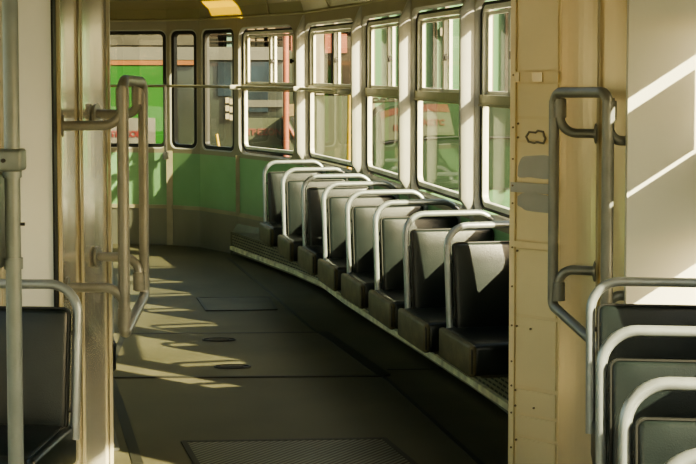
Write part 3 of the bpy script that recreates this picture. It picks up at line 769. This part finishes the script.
# long green shed
Y = 24.
sh = thing('green_shed', 'long pale green clad shed seen through the right windows', 'shed', (2.2, Y+1.5, -.85))
mb = MB(); mb.box(((K(369, Y)+6.5)/2, Y+1.5, 1.6), ((6.5-K(369, Y))/2, 1.5, 2.5)); mb.build('cladding', M['shed'], sh)
for u0, u1, m_ in ((369, 375, 'cream'), (388, 389.2, 'brown'), (433, 434.5, 'brown'), (436, 437, 'brown'), (445, 449, 'cream'), (403, 405, 'cream'), (466, 468, 'brown'), (488, 493, 'cream'), (505, 510, 'brown'), (540, 545, 'cream')):
    ebox(u0, u1, 5, 190, Y-.08, .1).build('post', M[m_], sh)
ebox(440, 443, 28, 36, Y-.1, .1).build('notice', M['cream'], sh)
# dark green railcar in front of it
Y = 19.
rc = thing('green_railcar', 'dark green railcar with grey lettered board and faded red band parked outside right', 'railcar', (1.5, Y+1.2, -.85))
prof = [(372, 190), (372, 125), (374, 117), (379, 111), (390, 106.5), (405, 104), (430, 102), (470, 101), (520, 101), (560, 101), (560, 190)]
mb = MB(); fp = [(K(u, Y), Y, Z(v, Y)) for u, v in prof]; bp = [(x, y+2.2, z) for x, y, z in fp]; n = len(fp)
mb.add(fp+bp, [tuple(range(n)), tuple(range(n, 2*n))[::-1]]+[(i, (i+1) % n, n+(i+1) % n, n+i) for i in range(n)]); mb.build('body', M['dkgreen'], rc)
mb = MB(); mb.add([(K(u, Y), Y-.02, Z(v, Y)) for u, v in ((380, 112), (392, 108.5), (410, 106), (430, 104), (447, 104), (450, 112), (430, 111), (410, 112), (392, 115), (381, 119))], [tuple(range(10))]); mb.build('red_band', M['fredp'], rc)
mb = MB(); mb.add([(K(u, Y), Y-.025, Z(v, Y)) for u, v in ((381, 119.5), (392, 115.5), (410, 112.5), (430, 111.5), (450, 112.5), (454.5, 135), (430, 135), (405, 138), (382, 141))], [tuple(range(9))]); hb = mb.build('board', M['hood'], rc)
text_mb('EN', .10, (K(398.5, Y-.04), Y-.032, Z(128, Y)), (1, .0, -.03), (.03, 0, 1), .003, .005).build('lettering', M['fredp'], hb)
text_mb('NZTC', .105, (K(434, Y-.04), Y-.032, Z(122.5, Y)), (1, 0, 0), (0, 0, 1), .003, .005).build('lettering', M['fredp'], hb)
mb = MB(); mb.tube([(K(382, Y), Y-.04, Z(143, Y)), (K(405, Y), Y-.04, Z(139.5, Y)), (K(455, Y), Y-.04, Z(137, Y)), (K(560, Y), Y-.04, Z(138, Y))], .016, 8); mb.build('rubbing_strip', M['black'], rc)
mb = MB(); mb.add([(K(u, Y), Y-.02, Z(v, Y)) for u, v in ((374, 144), (405, 141), (455, 138.5), (560, 139.5), (560, 188), (374, 188))], [tuple(range(6))]); mb.build('lower_side', M['mdgreen'], rc)
mb = MB()
for u in (376, 384, 392, 400): mb.tube([Vector((K(u, Y)+.05*math.cos(a), Y+.2, 1.16+.05*math.sin(a))) for a in [PI*i/8 for i in range(9)]], .014, 6)
mb.tube([(K(372, Y), Y+.2, 1.16), (K(410, Y), Y+.2, 1.19)], .018, 6); mb.build('roof_gear', M['tgear'], rc)

# ------------------------------------------------------------------ light
w = bpy.data.worlds.new('sky'); bpy.context.scene.world = w; w.use_nodes = True
N = w.node_tree.nodes; L_ = w.node_tree.links
bg = N['Background']; sk = N.new('ShaderNodeTexSky'); sk.sky_type = 'NISHITA'; sk.sun_disc = False
D = Vector((-1, .75, -.717))
sk.sun_elevation = math.atan2(.717, 1.25); sk.sun_rotation = math.atan2(-D.x, -D.y); sk.air_density = 1.2; sk.dust_density = 3.; sk.ozone_density = .6
mxw = N.new('ShaderNodeMix'); mxw.data_type = 'RGBA'; mxw.blend_type = 'MULTIPLY'; mxw.inputs['Factor'].default_value = 1.
mxw.inputs['B'].default_value = (1.0, .93, .75, 1)
L_.new(sk.outputs['Color'], mxw.inputs['A']); L_.new(mxw.outputs['Result'], bg.inputs['Color']); bg.inputs['Strength'].default_value = .55
sd = bpy.data.lights.new('sun', 'SUN'); sd.energy = 24.0; sd.angle = math.radians(.6); sd.color = (1, .86, .58)
so = bpy.data.objects.new('sun', sd); C.objects.link(so); so.rotation_mode = 'QUATERNION'; so.rotation_quaternion = D.to_track_quat('-Z', 'Y'); so.location = (10, -8, 12)

ad = bpy.data.lights.new('ceiling_glint', 'AREA'); ad.shape = 'RECTANGLE'; ad.size = .52; ad.size_y = .11; ad.spread = math.radians(3); ad.energy = 1.5; ad.color = (1, .66, .0)  # added lamp standing in for sunlight reflected onto the cove
ao_ = bpy.data.objects.new('ceiling_glint', ad); C.objects.link(ao_); ao_.location = (-1.085, 12.425, 1.80); ao_.rotation_euler = (PI, 0, 2.2)

# ------------------------------------------------------------------ camera
cd = bpy.data.cameras.new('camera'); cam = bpy.data.objects.new('camera', cd); C.objects.link(cam)
cam.location = (0, 0, 1.6); pitch = math.atan(80/1440)
cam.rotation_euler = (PI/2-pitch, 0, 0)
cd.sensor_width = 36; cd.lens = 36*1440/696; cd.shift_y = -83/696; cd.clip_start = .05; cd.clip_end = 300
sc = bpy.context.scene; sc.camera = cam
sc.view_settings.view_transform = 'AgX'; sc.view_settings.look = 'AgX - Medium High Contrast'; sc.view_settings.exposure = .42
sc.cycles.max_bounces = 10; sc.cycles.transparent_max_bounces = 24; sc.cycles.diffuse_bounces = 5
for o in list(bpy.data.objects):
    if '_local' in o: del o['_local']
